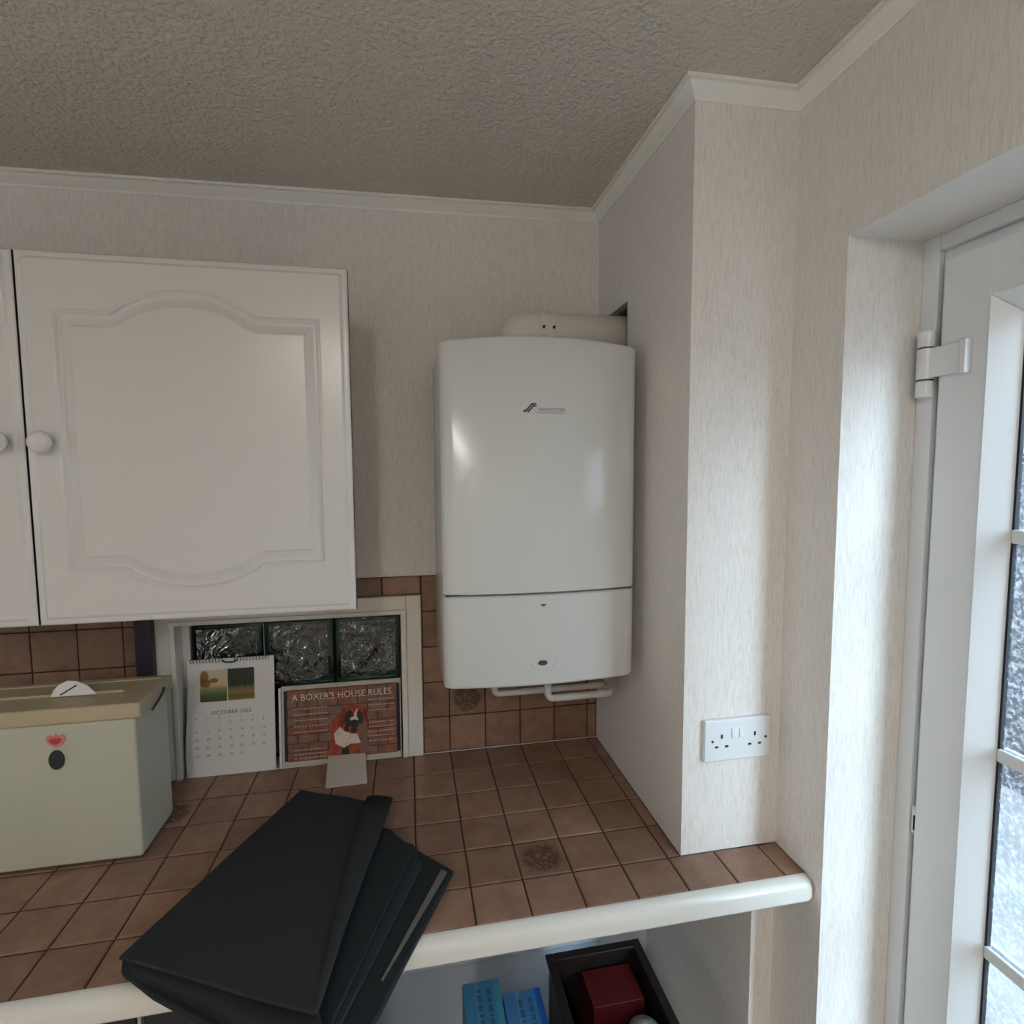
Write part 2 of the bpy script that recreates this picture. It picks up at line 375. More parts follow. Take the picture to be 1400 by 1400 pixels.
# ------------------------------------------------------------------ room shell
m = MB(); m.box((XL - 0.1, YR - 0.2, FL - 0.1), (1.0, 0.2, FL)); structure('floor', m, M['floor'], 'grey vinyl kitchen floor')
m = MB(); cz = [(XL - 0.1, YR - 0.2), (1.0, YR - 0.2), (1.0, 0.3), (XL - 0.1, 0.3)]
m.loft([[(x, y, ceil_z(x)) for x, y in cz], [(x, y, ceil_z(x) + 0.1) for x, y in cz]])
structure('ceiling', m, M['ceil'], 'beige ceiling with fine pimpled texture')
m = MB(); TOP = 1.56
m.box((XL - 0.1, WT, FL), (WX0, 0.14, TOP)); m.box((WX1, WT, FL), (1.0, 0.14, TOP))
m.box((WX0, WT, WZ1), (WX1, 0.14, TOP)); m.box((WX0, WT, FL), (WX1, 0.14, -0.004)); m.box((WX0, 0.125, -0.004), (WX1, 0.14, WZ1))
wall_back = structure('wall_back', m, M['paper'], 'beige striated wallpaper wall behind the boiler and cupboard')
# pier beside the boiler: side with the flue hole, front, solid below the worktop
m = MB(); t = 0.02; HY0, HY1, HZ0, HZ1 = -0.2, -0.07, 1.045, 1.186
m.box((XB, YB, 0.0), (XB + t, HY0, TOP)); m.box((XB, HY1, 0.0), (XB + t, WT, TOP))
m.box((XB, HY0, 0.0), (XB + t, HY1, HZ0)); m.box((XB, HY0, HZ1), (XB + t, HY1, TOP))
m.box((XB + t, YB, 0.0), (XR, YB + t, TOP))
structure('wall_pier', m, M['paper'], 'wallpapered boxed-out pier between boiler and glazed door')
m = MB(); m.box((0.5926, YB, FL), (XR, WT, -0.042)); structure('wall_alcove', m, M['paper'], 'wallpapered side wall of the open space under the worktop')
m = MB(); XO = 0.90
m.box((XR, DY0, FL), (XO, 0.14, TOP)); m.box((XR, DY1, DZ1), (XO, DY0, TOP)); m.box((XR, YR - 0.1, FL), (XO, DY1, TOP))
structure('wall_right', m, M['paper'], 'wallpapered wall with deep door reveal')
RY0, RY1, RZ0, RZ1 = -1.9, -1.3, 0.5, 1.1
m = MB(); m.box((XL - 0.1, RY1, FL), (XL, 0.14, TOP)); m.box((XL - 0.1, YR, FL), (XL, RY0, TOP))
m.box((XL - 0.1, RY0, FL), (XL, RY1, RZ0)); m.box((XL - 0.1, RY0, RZ1), (XL, RY1, TOP))
structure('wall_left', m, M['paper'], 'wallpapered wall with the unseen side window')
m = MB(); m.box((XL - 0.1, YR - 0.1, FL), (XO, YR, TOP)); structure('wall_front', m, M['paper'], 'wallpapered wall facing the boiler')
wf = thing('window_2', (XL - 0.05, (RY0 + RY1) / 2, RZ0), 'unseen white framed side window letting in fill light', 'window', kind='structure')  # out-of-view window, put in for fill light from the left
m = MB()
for y in (RY0, RY1 - 0.06): m.box((XL - 0.08, y, RZ0), (XL - 0.03, y + 0.06, RZ1))
for z in (RZ0, RZ1 - 0.06): m.box((XL - 0.08, RY0, z), (XL - 0.03, RY1, z + 0.06))
part('window_frame', m, M['upvc'], wf)
m = MB(); m.box((1.0, -6, FL - 0.12), (8, 4, FL - 0.02)); single('ground_outside', m, M['paving'], 'pale paving outside the glazed door', 'ground', 'structure')
m = MB(); m.box((3.0, -6, FL - 0.02), (3.1, 4, 0.85)); single('garden_fence', m, plain('weathered_fence', srgb(64, 58, 62), 0.8, noise=(5, 0.2)), 'grey fence beyond the glazed door', 'fence', 'structure')

# coving: profile (offset from wall, drop from ceiling)
PROF = [(0.0, -0.027), (0.003, -0.027), (0.0045, -0.0225), (0.010, -0.0185), (0.018, -0.0125), (0.024, -0.0068), (0.026, -0.0062), (0.032, -0.0062), (0.032, 0.004), (0.0, 0.004)]
def coving(name, fa, fb, label):
    m = MB(); A = []; B_ = []
    for c, d in PROF:
        x, y = fa(c); A.append((x, y, ceil_z(x) + d)); x, y = fb(c); B_.append((x, y, ceil_z(x) + d))
    m.loft([A, B_]); structure(name, m, M['coving'], label)
coving('trim_1', lambda c: (XL, WT - c), lambda c: (XB - c, WT - c), 'white coving along the top of the boiler wall')
coving('trim_2', lambda c: (XB - c, WT - c), lambda c: (XB - c, YB - c), 'white coving along the side of the pier')
coving('trim_3', lambda c: (XB - c, YB - c), lambda c: (XR - c, YB - c), 'short white coving across the front of the pier')
coving('trim_4', lambda c: (XR - c, YB - c), lambda c: (XR - c, YR), 'white coving above the glazed door')

# ------------------------------------------------------------------ tiles
def tile_mesh(name, sx, sy, h, mat):
    """a tile lying in local XY, top at z=0, with softened edges"""
    e = 0.0022; a, b = sx / 2, sy / 2
    v = [(-a, -b, -h), (a, -b, -h), (a, b, -h), (-a, b, -h), (-a, -b, -e * 0.6), (a, -b, -e * 0.6), (a, b, -e * 0.6), (-a, b, -e * 0.6),
         (-a + e, -b + e, 0), (a - e, -b + e, 0), (a - e, b - e, 0), (-a + e, b - e, 0)]
    f = [(8, 9, 10, 11)]
    for k in range(4):
        j = (k + 1) % 4; f += [(4 + k, 4 + j, 8 + j, 8 + k), (k, j, 4 + j, 4 + k)]
    me = bpy.data.meshes.new(name); me.from_pydata(v, [], f); me.materials.append(mat); me.update()
    return me
_tm = {}
def put_tile(parent, x0, x1, b0, b1, wall=False, deco=False, level=0.0):
    g = 0.0016
    sx, sy = x1 - x0 - 2 * g, b1 - b0 - 2 * g
    if sx < 0.006 or sy < 0.006: return
    key = (round(sx, 4), round(sy, 4), deco)
    if key not in _tm: _tm[key] = tile_mesh('tile', sx, sy, 0.006, M['deco'] if deco else M['tile'])
    o = bpy.data.objects.new('tile', _tm[key]); COL.objects.link(o); o.parent = parent
    j = random.uniform(-0.0004, 0.0004)
    if wall:
        p = Vector(((x0 + x1) / 2, level + j, (b0 + b1) / 2 + Z0)); o.rotation_euler = (math.pi / 2, 0, 0)
    else:
        p = Vector(((x0 + x1) / 2, (b0 + b1) / 2, level + j + Z0))
    o.location = p - root_loc(parent)

# worktop
wk = thing('worktop', (-0.45, -0.3, -0.042), 'brown tiled worktop with a white rounded front edge', 'worktop')
CX0 = -1.4
m = MB(); m.box((CX0, -0.597, -0.042), (XB, -0.0005, -0.0022)); m.box((XB, -0.597, -0.042), (XR, YB - 0.0005, -0.0022))
part('tile_bed', m, M['grout'], wk)
rows = [0.0, -0.1062, -0.2062, -0.3062, -0.4062, -0.5062, -0.596]
for k in range(-14, 7):
    for r in range(6):
        x0, x1 = k * 0.1, k * 0.1 + 0.1
        if r < 5: x1 = min(x1, XB - 0.001)
        else: x1 = min(x1, XR - 0.001)
        if x1 <= x0: continue
        put_tile(wk, x0, x1, rows[r + 1], rows[r] - (0.003 if r == 0 else 0), deco=(k, r) in ((1, 4), (-7, 1)))
# front nosing: rounded upper and lower front corners
pr_ = [(-0.5965, 0.001), (-0.5965, -0.042)]
pr_ += [(-0.613 - 0.008 * math.sin(a), -0.034 - 0.008 * math.cos(a)) for a in (0, .4, .8, 1.2, 1.5708)]
pr_ += [(-0.600 - 0.021 * math.cos(a), -0.020 + 0.0215 * math.sin(a)) for a in (0, .26, .52, .78, 1.04, 1.3, 1.5)]
m = MB(); m.loft([[(x, y, z) for y, z in pr_] for x in (CX0, XR - 0.012)] + [[(XR - 0.004, y * 0.98 - 0.0119, z * 0.86) for y, z in pr_]])
part('front_edge', m, M['nosing'], wk, smooth=False, bevel=0.0015)

# wall tiles
TT = 0.4985
bed = MB(); bed.box((CX0, 0.0012, 0.0), (-0.7335, WT + 0.001, TT)); bed.box((-0.072, 0.0012, 0.0), (XB, WT + 0.001, TT)); bed.box((-0.7335, 0.0012, 0.448), (-0.072, WT + 0.001, TT))
bo = part('tile_bed', bed, M['grout'], wall_back)
zr = [0.0, 0.1, 0.2, 0.3, 0.4, TT]
for r in range(5):
    for k in range(-14, -7):
        put_tile(wall_back, k * 0.1, k * 0.1 + 0.1, zr[r], zr[r + 1], wall=True)
    put_tile(wall_back, -0.8, -0.7335, zr[r], zr[r + 1], wall=True) if r < 5 else None
    put_tile(wall_back, -0.072, 0.0, zr[r], zr[r + 1], wall=True)
    for k in range(0, 5):
        put_tile(wall_back, k * 0.1, min(k * 0.1 + 0.1, XB - 0.001), zr[r], zr[r + 1], wall=True, deco=(k, r) == (0, 1))
x = -0.7335
xs = [-0.7335, -0.675, -0.575, -0.475, -0.375, -0.275, -0.175, -0.073]
for a, b in zip(xs[:-1], xs[1:]): put_tile(wall_back, a, b, 0.448, TT, wall=True)

# ------------------------------------------------------------------ glass block window
wn = thing('window_1', (-0.4, 0.0, 0.0), 'glass block window in a white wooden surround above the worktop', 'window', kind='structure')
for nm, (x0, x1), (z0, z1), bead in (('side_board', (-0.733, WX0 - 0.012), (0.0, 0.447), (WX0 - 0.012, WX0 + 0.0008)), ('side_board', (WX1 + 0.014, -0.0735), (0.0, 0.447), (WX1 - 0.0008, WX1 + 0.014))):
    m = MB(); m.box((x0, -0.010, z0), (x1, 0.003, z1)); part(nm, m, M['board'], wn, bevel=0.002)
    m = MB(); m.box((bead[0], -0.013, z0), (bead[1], 0.06, WZ1 + 0.010)); part('inner_bead', m, M['board'], wn, bevel=0.002)
m = MB(); m.box((WX0 - 0.012, -0.0095, WZ1 + 0.010), (WX1 + 0.014, 0.003, 0.447)); part('head_board', m, M['board'], wn, bevel=0.002)
m = MB(); m.box((WX0, -0.013, WZ1 - 0.002), (WX1, 0.06, WZ1 + 0.010)); part('inner_bead', m, M['board'], wn, bevel=0.002)
m = MB(); m.box((WX0, -0.0005, -0.003), (WX1, 0.06, 0.0)); part('sill_board', m, M['board'], wn)
BW, BH, bx0 = 0.174, 0.183, -0.660
bm_ = None
for c in range(3):
    for r in range(2):
        x0 = bx0 + c * 0.178; z0 = 0.012 + r * 0.1935
        if bm_ is None:
            m = MB(); m.box((x0, 0.032, z0), (x0 + BW, 0.112, z0 + BH)); o0 = part('glass_block', m, M['blockglass'], wn, bevel=0.010, seg=3)
            m = MB(); n = 14; g = []
            for j in range(n + 1):
                for i in range(n + 1):
                    u, v = i / n, j / n; e = min(u, 1 - u, v, 1 - v) * 2
                    g.append((x0 + 0.014 + u * (BW - 0.028), 0.0318 - 0.004 * min(1, e * 5) - 0.0025 * math.sin(u * 9 + v * 4) * min(1, e * 4), z0 + 0.014 + v * (BH - 0.028)))
            m.add(g, [(j * (n + 1) + i, j * (n + 1) + i + 1, (j + 1) * (n + 1) + i + 1, (j + 1) * (n + 1) + i) for j in range(n) for i in range(n)])
            l0 = part('wavy_face', m, M['wavy'], o0, smooth=True); bm_ = (x0, z0)
        else:
            o = o0.copy(); COL.objects.link(o); o.location = (x0 - bm_[0], 0, z0 - bm_[1])
            l = l0.copy(); COL.objects.link(l); l.parent = o
m = MB(); m.box((WX0 + 0.0008, 0.034, 0.0), (bx0 - 0.002, 0.11, WZ1 - 0.003)); part('edge_strip', m, M['carcass'], wn)
m = MB(); m.box((WX0, 0.116, -0.003), (WX1, 0.124, WZ1)); part('dark_backing', m, M['darkunit'], wn)  # black sheet behind the blocks, paints in the dark of the room beyond

# ------------------------------------------------------------------ glazed door in the right wall
FX = 0.800
dr = thing('door_1', (FX + 0.02, (DY0 + DY1) / 2, FL), 'white plastic outer door with rippled obscured glass', 'door', kind='structure')
LY0, LY1, LZ1, LZ0 = -0.686, -1.478, 1.128, FL + 0.03
m = MB()
for a, b in ((DY0, -0.668), (-1.496, DY1)): m.box((FX - 0.004, min(a, b), FL), (FX + 0.07, max(a, b), DZ1))
for a, b in ((-0.668, -0.684), (-1.480, -1.496)): m.box((FX + 0.006, min(a, b), FL), (FX + 0.07, max(a, b), DZ1 - 0.02))
m.box((FX - 0.004, -1.496, 1.150), (FX + 0.07, -0.668, DZ1)); m.box((FX + 0.006, -1.480, 1.131), (FX + 0.07, -0.684, 1.150))
part('door_frame', m, M['upvc'], dr, bevel=0.002)
SX = FX - 0.012                               # leaf face
GY0, GY1, GZ1, GZ0 = -0.798, -1.366, 1.013, -0.70
m = MB()
m.box((SX, -0.765, LZ0), (FX + 0.05, LY0, LZ1)); m.box((SX, LY1, LZ0), (FX + 0.05, -1.399, LZ1))
m.box((SX, -1.399, 1.048), (FX + 0.05, -0.765, LZ1)); m.box((SX, -1.399, LZ0), (FX + 0.05, -0.765, GZ0 - 0.033))
leaf = part('door_leaf', m, M['upvc'], dr, bevel=0.0015)
# sloping glazing bead: four mitred wedges
o_ = [(-0.765, GZ0 - 0.033), (-1.399, GZ0 - 0.033), (-1.399, 1.048), (-0.765, 1.048)]
i_ = [(GY0, GZ0), (GY1, GZ0), (GY1, GZ1), (GY0, GZ1)]
for k in range(4):
    j = (k + 1) % 4; m = MB()
    A = [(SX - 0.003, *o_[k]), (SX - 0.003, *o_[j]), (FX + 0.012, *i_[j]), (FX + 0.012, *i_[k])]
    B_ = [(FX + 0.02, *o_[k]), (FX + 0.02, *o_[j]), (FX + 0.02, *i_[j]), (FX + 0.02, *i_[k])]
    m.loft([A, B_]); part('glazing_bead', m, M['upvc'], leaf, bevel=0.001)
m = MB(); q = 0.0035
for a, b in (((GY1, GZ0), (GY1 + q, GZ1)), ((GY0 - q, GZ0), (GY0, GZ1)), ((GY1, GZ0), (GY0, GZ0 + q)), ((GY1, GZ1 - q), (GY0, GZ1))):
    m.box((FX + 0.011, a[0], a[1]), (FX + 0.019, b[0], b[1]))
part('gasket', m, M['gasket'], leaf)
bars = [0.676, 0.327, -0.007, -0.352]
zs = [GZ0] + sorted(bars) + [GZ1]
for a, b in zip(zs[:-1], zs[1:]):
    m = MB(); m.box((FX + 0.016, GY1, a), (FX + 0.022, GY0, b)); part('pane', m, M['glass'], leaf)
for z in bars:
    m = MB(); m.box((FX + 0.009, GY1, z - 0.011), (FX + 0.0155, GY0, z + 0.011)); part('glazing_bar', m, M['upvc'], leaf, bevel=0.003)
    m = MB(); m.box((FX + 0.0225, GY1, z - 0.011), (FX + 0.029, GY0, z + 0.011)); part('glazing_bar', m, M['upvc'], leaf, bevel=0.003)
def hinge(zc):
    hx, hy = FX - 0.016, -0.664
    m = MB(); m.lathe((hx, hy, zc - 0.026), (0, 0, 1), [(0.0125, 0), (0.0135, 0.001), (0.0135, 0.051), (0.0125, 0.052)], 24)
    h = part('hinge', m, M['hinge'], dr, smooth=False, bevel=0)
    for a, b in ((zc + 0.0285, zc + 0.056), (zc - 0.056, zc - 0.0285)):
        m = MB(); m.lathe((hx, hy, a), (0, 0, 1), [(0.0125, 0), (0.0132, 0.001), (0.0132, b - a - 0.002), (0.0115, b - a)], 24); part('hinge_knuckle', m, M['hinge'], h)
    for z in (zc - 0.0285, zc + 0.026):
        m = MB(); m.lathe((hx, hy, z), (0, 0, 1), [(0.0122, 0), (0.0122, 0.0025)], 24); part('hinge_washer', m, M['dark'], h)
    m = MB(); m.box((SX - 0.009, -0.731, zc - 0.024), (SX, hy, zc + 0.026)); part('hinge_plate', m, M['hinge'], h, bevel=0.002)
    m = MB(); m.box((SX - 0.014, -0.7405, zc - 0.026), (SX, -0.730, zc + 0.028)); part('hinge_cap', m, M['hinge'], h, bevel=0.002)
hinge(0.960); hinge(-0.62)
m = MB(); m.box((FX - 0.008, -0.6835, 0.117), (FX + 0.004, -0.6745, 0.168)); o = part('keep_block', m, M['hinge'], dr, bevel=0.003)
m = MB(); m.box((FX - 0.0085, -0.6825, 0.124), (FX - 0.007, -0.6795, 0.152)); part('keep_slot', m, M['gasket'], o)

# ------------------------------------------------------------------ wall cupboards
import numpy as np
def cupboard_door_grid():
    W, H = 0.583, 0.697
    xl, xr, zt, zb, cx = 0.062, 0.521, 0.586, 0.108, W / 2 - 0.011
    crit = np.array([-0.007, -0.0045, -0.0022, 0, 0.0022, 0.007, 0.0225, 0.0235, 0.026]); ed = np.array([0, 0.002, 0.0125, 0.0145, 0.018])
    def axis_lines(L, lo, hi):
        c = np.concatenate([lo + crit, hi - crit, ed, L - ed]); u = np.linspace(0, L, int(L / 0.0024))
        u = u[np.abs(u[:, None] - c[None]).min(1) > 0.0008]
        return np.unique(np.round(np.concatenate([u, c]), 6))
    gx_, gz_ = axis_lines(W, xl, xr), axis_lines(H, zb, zt)
    nx, nz = len(gx_), len(gz_)
    X, Z = np.meshgrid(gx_, gz_)
    def bump(x):
        a = 1 - abs((x - cx) / 0.132)
        if a <= 0: return 0.0
        return 0.043 * (1 - (1 - a) ** 2.1) * min(1.0, (a / 0.16) ** 0.7)
    xs_ = np.unique(np.concatenate([np.linspace(cx - 0.132, cx + 0.132, 110), [xl, xr]]))
    P = [(x, zt + bump(x)) for x in xs_] + [(x, zb - bump(x)) for x in xs_[::-1]]
    P = np.array(P + [P[0]])
    pts = np.stack([X.ravel(), Z.ravel()], 1)
    D = np.full(len(pts), 9.0)
    for a, b in zip(P[:-1], P[1:]):
        ab = b - a; t_ = np.clip(((pts - a) @ ab) / max(1e-12, ab @ ab), 0, 1)
        D = np.minimum(D, np.hypot(pts[:, 0] - a[0] - t_ * ab[0], pts[:, 1] - a[1] - t_ * ab[1]))
    B2 = np.tile(np.array([bump(x) for x in gx_]), (nz, 1)).ravel()
    ins = (pts[:, 0] > xl) & (pts[:, 0] < xr) & (pts[:, 1] < zt + B2) & (pts[:, 1] > zb - B2)
    D = np.where(ins, D, -D)
    h = np.interp(D, [-0.007, -0.0045, -0.0022, 0.0, 0.0022, 0.007, 0.0225, 0.0235, 0.026], [0, 0.0018, 0.0018, -0.0042, -0.0062, -0.0058, 0.0000, 0.0012, 0.0013])
    e = np.minimum.reduce([pts[:, 0], W - pts[:, 0], pts[:, 1], H - pts[:, 1]])
    h = h + np.interp(e, [0, 0.002, 0.0125, 0.0145, 0.018], [-0.0050, -0.0032, -0.0028, 0.0, 0.0])
    return W, H, nx, nz, X.ravel(), Z.ravel(), h
W, H, nx, nz, GX, GZ, Gh = cupboard_door_grid()
YF = -0.3055
def cupboard(x0, label, mirror):
    zb = 0.4905
    c = thing('wall_cupboard', (x0 + W / 2, -0.15, zb), label, 'cupboard', 'white wall cupboards over the worktop')
    m = MB(); m.box((x0 + 0.002, YF + 0.021, zb + 0.004), (x0 + W - (0.045 if not mirror else 0.0), WT - 0.006 , zb + H - 0.006)); part('carcass', m, M['carcass'], c, bevel=0.001)
    m = MB()
    gx = (W - GX) if mirror else GX
    v = [(x0 + gx[i], YF - Gh[i], zb + GZ[i]) for i in range(len(GX))]
    f = [(j * nx + i, j * nx + i + 1, (j + 1) * nx + i + 1, (j + 1) * nx + i) for j in range(nz - 1) for i in range(nx - 1)]
    m.add(v, f)
    bd = [j for j in range(nx)] + [k * nx + nx - 1 for k in range(1, nz)] + [(nz - 1) * nx + j for j in range(nx - 2, -1, -1)] + [k * nx for k in range(nz - 2, 0, -1)]
    k0 = len(m.v); m.v += [(m.v[i][0], YF + 0.019, m.v[i][2]) for i in bd]
    n = len(bd); m.f += [(bd[i], k0 + i, k0 + (i + 1) % n, bd[(i + 1) % n]) for i in range(n)]; m.f.append(tuple(range(k0, k0 + n)))
    d = part('door', m, M['cabdoor'], c, smooth=False)
    for p in d.data.polygons: p.use_smooth = True
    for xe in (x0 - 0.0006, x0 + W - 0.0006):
        m = MB(); m.box((xe, YF + 0.006, zb + 0.001), (xe + 0.0012, YF + 0.0188, zb + H - 0.001)); part('dark_edge', m, M['dark'], d)  # unpainted door edge; the black also paints in shade between the doors
    kx = x0 + (W - 0.0335 if mirror else 0.0335)
    m = MB(); m.lathe((kx, YF, zb + 0.348), (0, -1, 0), [(0.012, -0.002), (0.011, 0.004), (0.0095, 0.009), (0.012, 0.013), (0.0185, 0.016), (0.0205, 0.0195), (0.0195, 0.023), (0.013, 0.0262), (0.005, 0.0275), (0.001, 0.0276)], 32)
    part('knob', m, M['cabdoor'], d, smooth=True)
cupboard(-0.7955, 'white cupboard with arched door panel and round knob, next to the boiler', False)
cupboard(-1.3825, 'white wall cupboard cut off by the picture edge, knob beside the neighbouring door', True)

# ------------------------------------------------------------------ boiler
bx, by0, bz0 = (-0.0328, 0.3976), -0.330, 0.311
bl = thing('boiler', (0.18, -0.17, bz0), 'white enamelled wall boiler with bowed front between cupboard and pier', 'boiler')
xc, hw = (bx[0] + bx[1]) / 2, (bx[1] - bx[0]) / 2
def front_y(x): return by0 - 0.019 * (1 - ((x - xc) / hw) ** 2)
def section(inset=0.0, back=-0.022):
    P = [(bx[0] + inset, back)]; r = 0.012
    y_e = by0 + inset
    P += [(bx[0] + inset + r - r * math.cos(a), y_e + r - r * math.sin(a)) for a in (0, .4, .8, 1.2)]
    N = 28
    for i in range(N + 1):
        x = bx[0] + inset + r + (2 * hw - 2 * inset - 2 * r) * i / N; P.append((x, front_y(x) + inset))
    P += [(bx[1] - inset - r + r * math.cos(a), y_e + r - r * math.sin(a)) for a in (1.2, .8, .4, 0)]
    P.append((bx[1] - inset, back)); return P
def arch(x): return 0.0125 * (1 - ((x - xc) / hw) ** 2)
S0 = section(); S1 = section(0.004)
seam = 0.5155; ztop = 1.0475
m = MB(); m.loft([[(x, y, seam + 0.0012) for x, y in S1], [(x, y, seam + 0.004) for x, y in S0], [(x, y, ztop - 0.006 + arch(x)) for x, y in S0], [(x, y, ztop - 0.0018 + arch(x)) for x, y in section(0.0015)], [(x, y, ztop + arch(x)) for x, y in section(0.005)]])
cover = part('front_cover', m, M['boiler'], bl, bevel=0.0)
m = MB(); m.loft([[(x, y, bz0) for x, y in section(0.007)], [(x, y, bz0 + 0.003) for x, y in section(0.002)], [(x, y, bz0 + 0.008) for x, y in S0], [(x, y, seam - 0.004) for x, y in S0], [(x, y, seam - 0.0012) for x, y in S1]])
flap = part('lower_flap', m, M['boiler'], bl)
for o in (cover, flap):
    for p in o.data.polygons: p.use_smooth = len(p.vertices) == 4
    o.modifiers.new('es', 'EDGE_SPLIT').split_angle = math.radians(50)
m = MB(); m.box((bx[0] + 0.006, -0.024, bz0 + 0.01), (bx[1] - 0.006, -0.001, ztop - 0.01)); part('chassis', m, M['boilerback'], bl)
m = MB(); m.box((bx[0] + 0.008, by0 + 0.004, seam - 0.003), (bx[1] - 0.008, -0.03, seam + 0.003)); part('seam', m, M['dark'], bl)
def on_front(x, z, d=0.0006): return (x, front_y(x) - d, z)
# emblem: sloping double bar, then small capitals and underline
L1 = [(0.139, 0.902), (0.1455, 0.9035), (0.1575, 0.9165), (0.167, 0.9185), (0.1665, 0.9215), (0.1565, 0.9215), (0.1445, 0.908), (0.139, 0.9065)]
L2 = [(0.1465, 0.9015), (0.1505, 0.902), (0.161, 0.9135), (0.1675, 0.9145), (0.1672, 0.9170), (0.1590, 0.9165), (0.1480, 0.9045)]
m = MB()
for P in (L1, L2): m.prism(P, 0.0002, 0.0006, lambda a, b, d: on_front(a, b, d))
part('emblem', m, M['greyoval'], cover)
m = text_mb('WORCESTER', 0.0098, lambda a, b: on_front(0.1715 + a, 0.9045 + b), spacing=1.02)
part('lettering', m, M['greyprint'], cover)
m = MB(); m.prism([(0.1665, 0.9005), (0.2260, 0.9005), (0.2260, 0.9015), (0.1665, 0.9015)], 0.0002, 0.0005, lambda a, b, d: on_front(a, b, d)); part('underline', m, M['greyprint'], cover)
m = MB(); m.prism([(0.1735, 0.4935), (0.1895, 0.4935), (0.1815, 0.4865)], 0.0002, 0.0006, lambda a, b, d: on_front(a, b, d)); part('small_badge', m, M['greyprint'], flap)
m = MB(); m.lathe((0.180, front_y(0.18) + 0.0015, 0.363), (0, -1, 0), [(0.024, 0.0), (0.022, 0.0022), (0.018, 0.003), (0.015, 0.0022), (0.013, 0.0016)], 36)
for i, p in enumerate(m.v): m.v[i] = (0.18 + (p[0] - 0.18) * 1.25, p[1], 0.363 + (p[2] - 0.363) * 0.62)
part('button_surround', m, M['boiler'], flap, smooth=True)
m = MB(); m.prism(ellipse(0.180, 0.3635, 0.0105, 0.0055), -0.001, 0.0024, lambda a, b, d: (a, front_y(0.18) - d, b)); part('button', m, M['greyoval'], flap, bevel=0.0008)

# pipes below the boiler
path = [(0.095, -0.205, 0.316), (0.095, -0.205, 0.255)] + arc((0.107, -0.205, 0.253), 0.012, math.pi, 1.5 * math.pi, 5, (1, 0, 0), (0, 0, 1)) + [(0.36, -0.205, 0.241)] + arc((0.36, -0.193, 0.241), 0.012, -math.pi / 2, 0, 5, (1, 0, 0), (0, 1, 0)) + [(0.372, -0.0015, 0.241)]
m = MB(); m.tube(path, 0.0075, 14); part('pipe_run', m, M['pipe'], bl, smooth=True)
path = [(0.218, -0.245, 0.316), (0.218, -0.245, 0.250)] + arc((0.230, -0.245, 0.248), 0.012, math.pi, 1.5 * math.pi, 5, (1, 0, 0), (0, 0, 1)) + [(0.365, -0.245, 0.236)] + arc((0.365, -0.233, 0.236), 0.012, -math.pi / 2, 0, 5, (1, 0, 0), (0, 1, 0)) + [(0.377, -0.0015, 0.222)]
m = MB(); m.tube(path, 0.0085, 14); part('pipe_run', m, M['pipe'], bl, smooth=True)

# flue on top
fl = thing('flue_pipe', (0.172, -0.14, ztop), 'white plastic flue elbow running from boiler top into the pier', 'flue')
path = [(0.170, -0.14, ztop + 0.012), (0.170, -0.14, 1.080)] + arc((0.188, -0.14, 1.097), 0.018, math.pi, math.pi / 2, 8, (1, 0, 0), (0, 0, 1)) + [(0.50, -0.14, 1.115)]
m = MB(); m.tube(path, 0.05, 32); part('elbow_pipe', m, M['flue'], fl, smooth=True)
for x in (0.222, 0.247):
    m = MB(); m.tube([(x - 0.008, -0.14, 1.115), (x - 0.006, -0.14, 1.115), (x + 0.006, -0.14, 1.115), (x + 0.008, -0.14, 1.115)], [0.049, 0.0535, 0.0535, 0.049], 32)
    cl = part('collar', m, M['flue'], fl)
    m = MB(); m.lathe((x, -0.14 - 0.0525, 1.118), (0, -1, 0.3), [(0.0035, 0), (0.0035, 0.0045), (0.001, 0.005)], 10); part('screw', m, M['dark'], cl)

# ------------------------------------------------------------------ double socket on the pier
so = thing('wall_socket', (0.542, YB, 0.196), 'white double wall socket with switches on the pier', 'socket')
px0, px1, pz0, pz1 = 0.469, 0.617, 0.196, 0.282
m = MB(); m.box((px0, YB - 0.011, pz0), (px1, YB - 0.0005, pz1)); part('face_plate', m, M['upvc'], so, bevel=0.003)
yf = YB - 0.0112
for k, cx in enumerate((0.5065, 0.580)):
    for dx, dz, a, b in ((0, 0.0085, 0.0021, 0.0042), (-0.011, -0.0125, 0.0036, 0.0020), (0.011, -0.0125, 0.0036, 0.0020)):
        m = MB(); m.box((cx + dx - a, yf - 0.0003, 0.239 + dz - b), (cx + dx + a, yf + 0.002, 0.239 + dz + b)); part('pin_slot', m, M['dark'], so)
for cx in (0.534, 0.551):
    m = MB(); m.add([(cx - 0.006, yf + 0.001, 0.244), (cx + 0.006, yf + 0.001, 0.244), (cx + 0.006, yf - 0.0035, 0.244), (cx - 0.006, yf - 0.0035, 0.244),
                     (cx - 0.006, yf + 0.001, 0.264), (cx + 0.006, yf + 0.001, 0.264), (cx + 0.006, yf - 0.0005, 0.264), (cx - 0.006, yf - 0.0005, 0.264)],
                    [(0, 1, 2, 3), (4, 7, 6, 5), (0, 4, 5, 1), (1, 5, 6, 2), (2, 6, 7, 3), (3, 7, 4, 0)])
    part('rocker_switch', m, M['upvc'], so, bevel=0.0008)
for cx in (0.4865, 0.6045):
    m = MB(); m.lathe((cx, yf, 0.2385), (0, -1, 0), [(0.0028, -0.001), (0.0028, 0.0004), (0.001, 0.0006)], 12); part('screw', m, M['greyoval'], so)

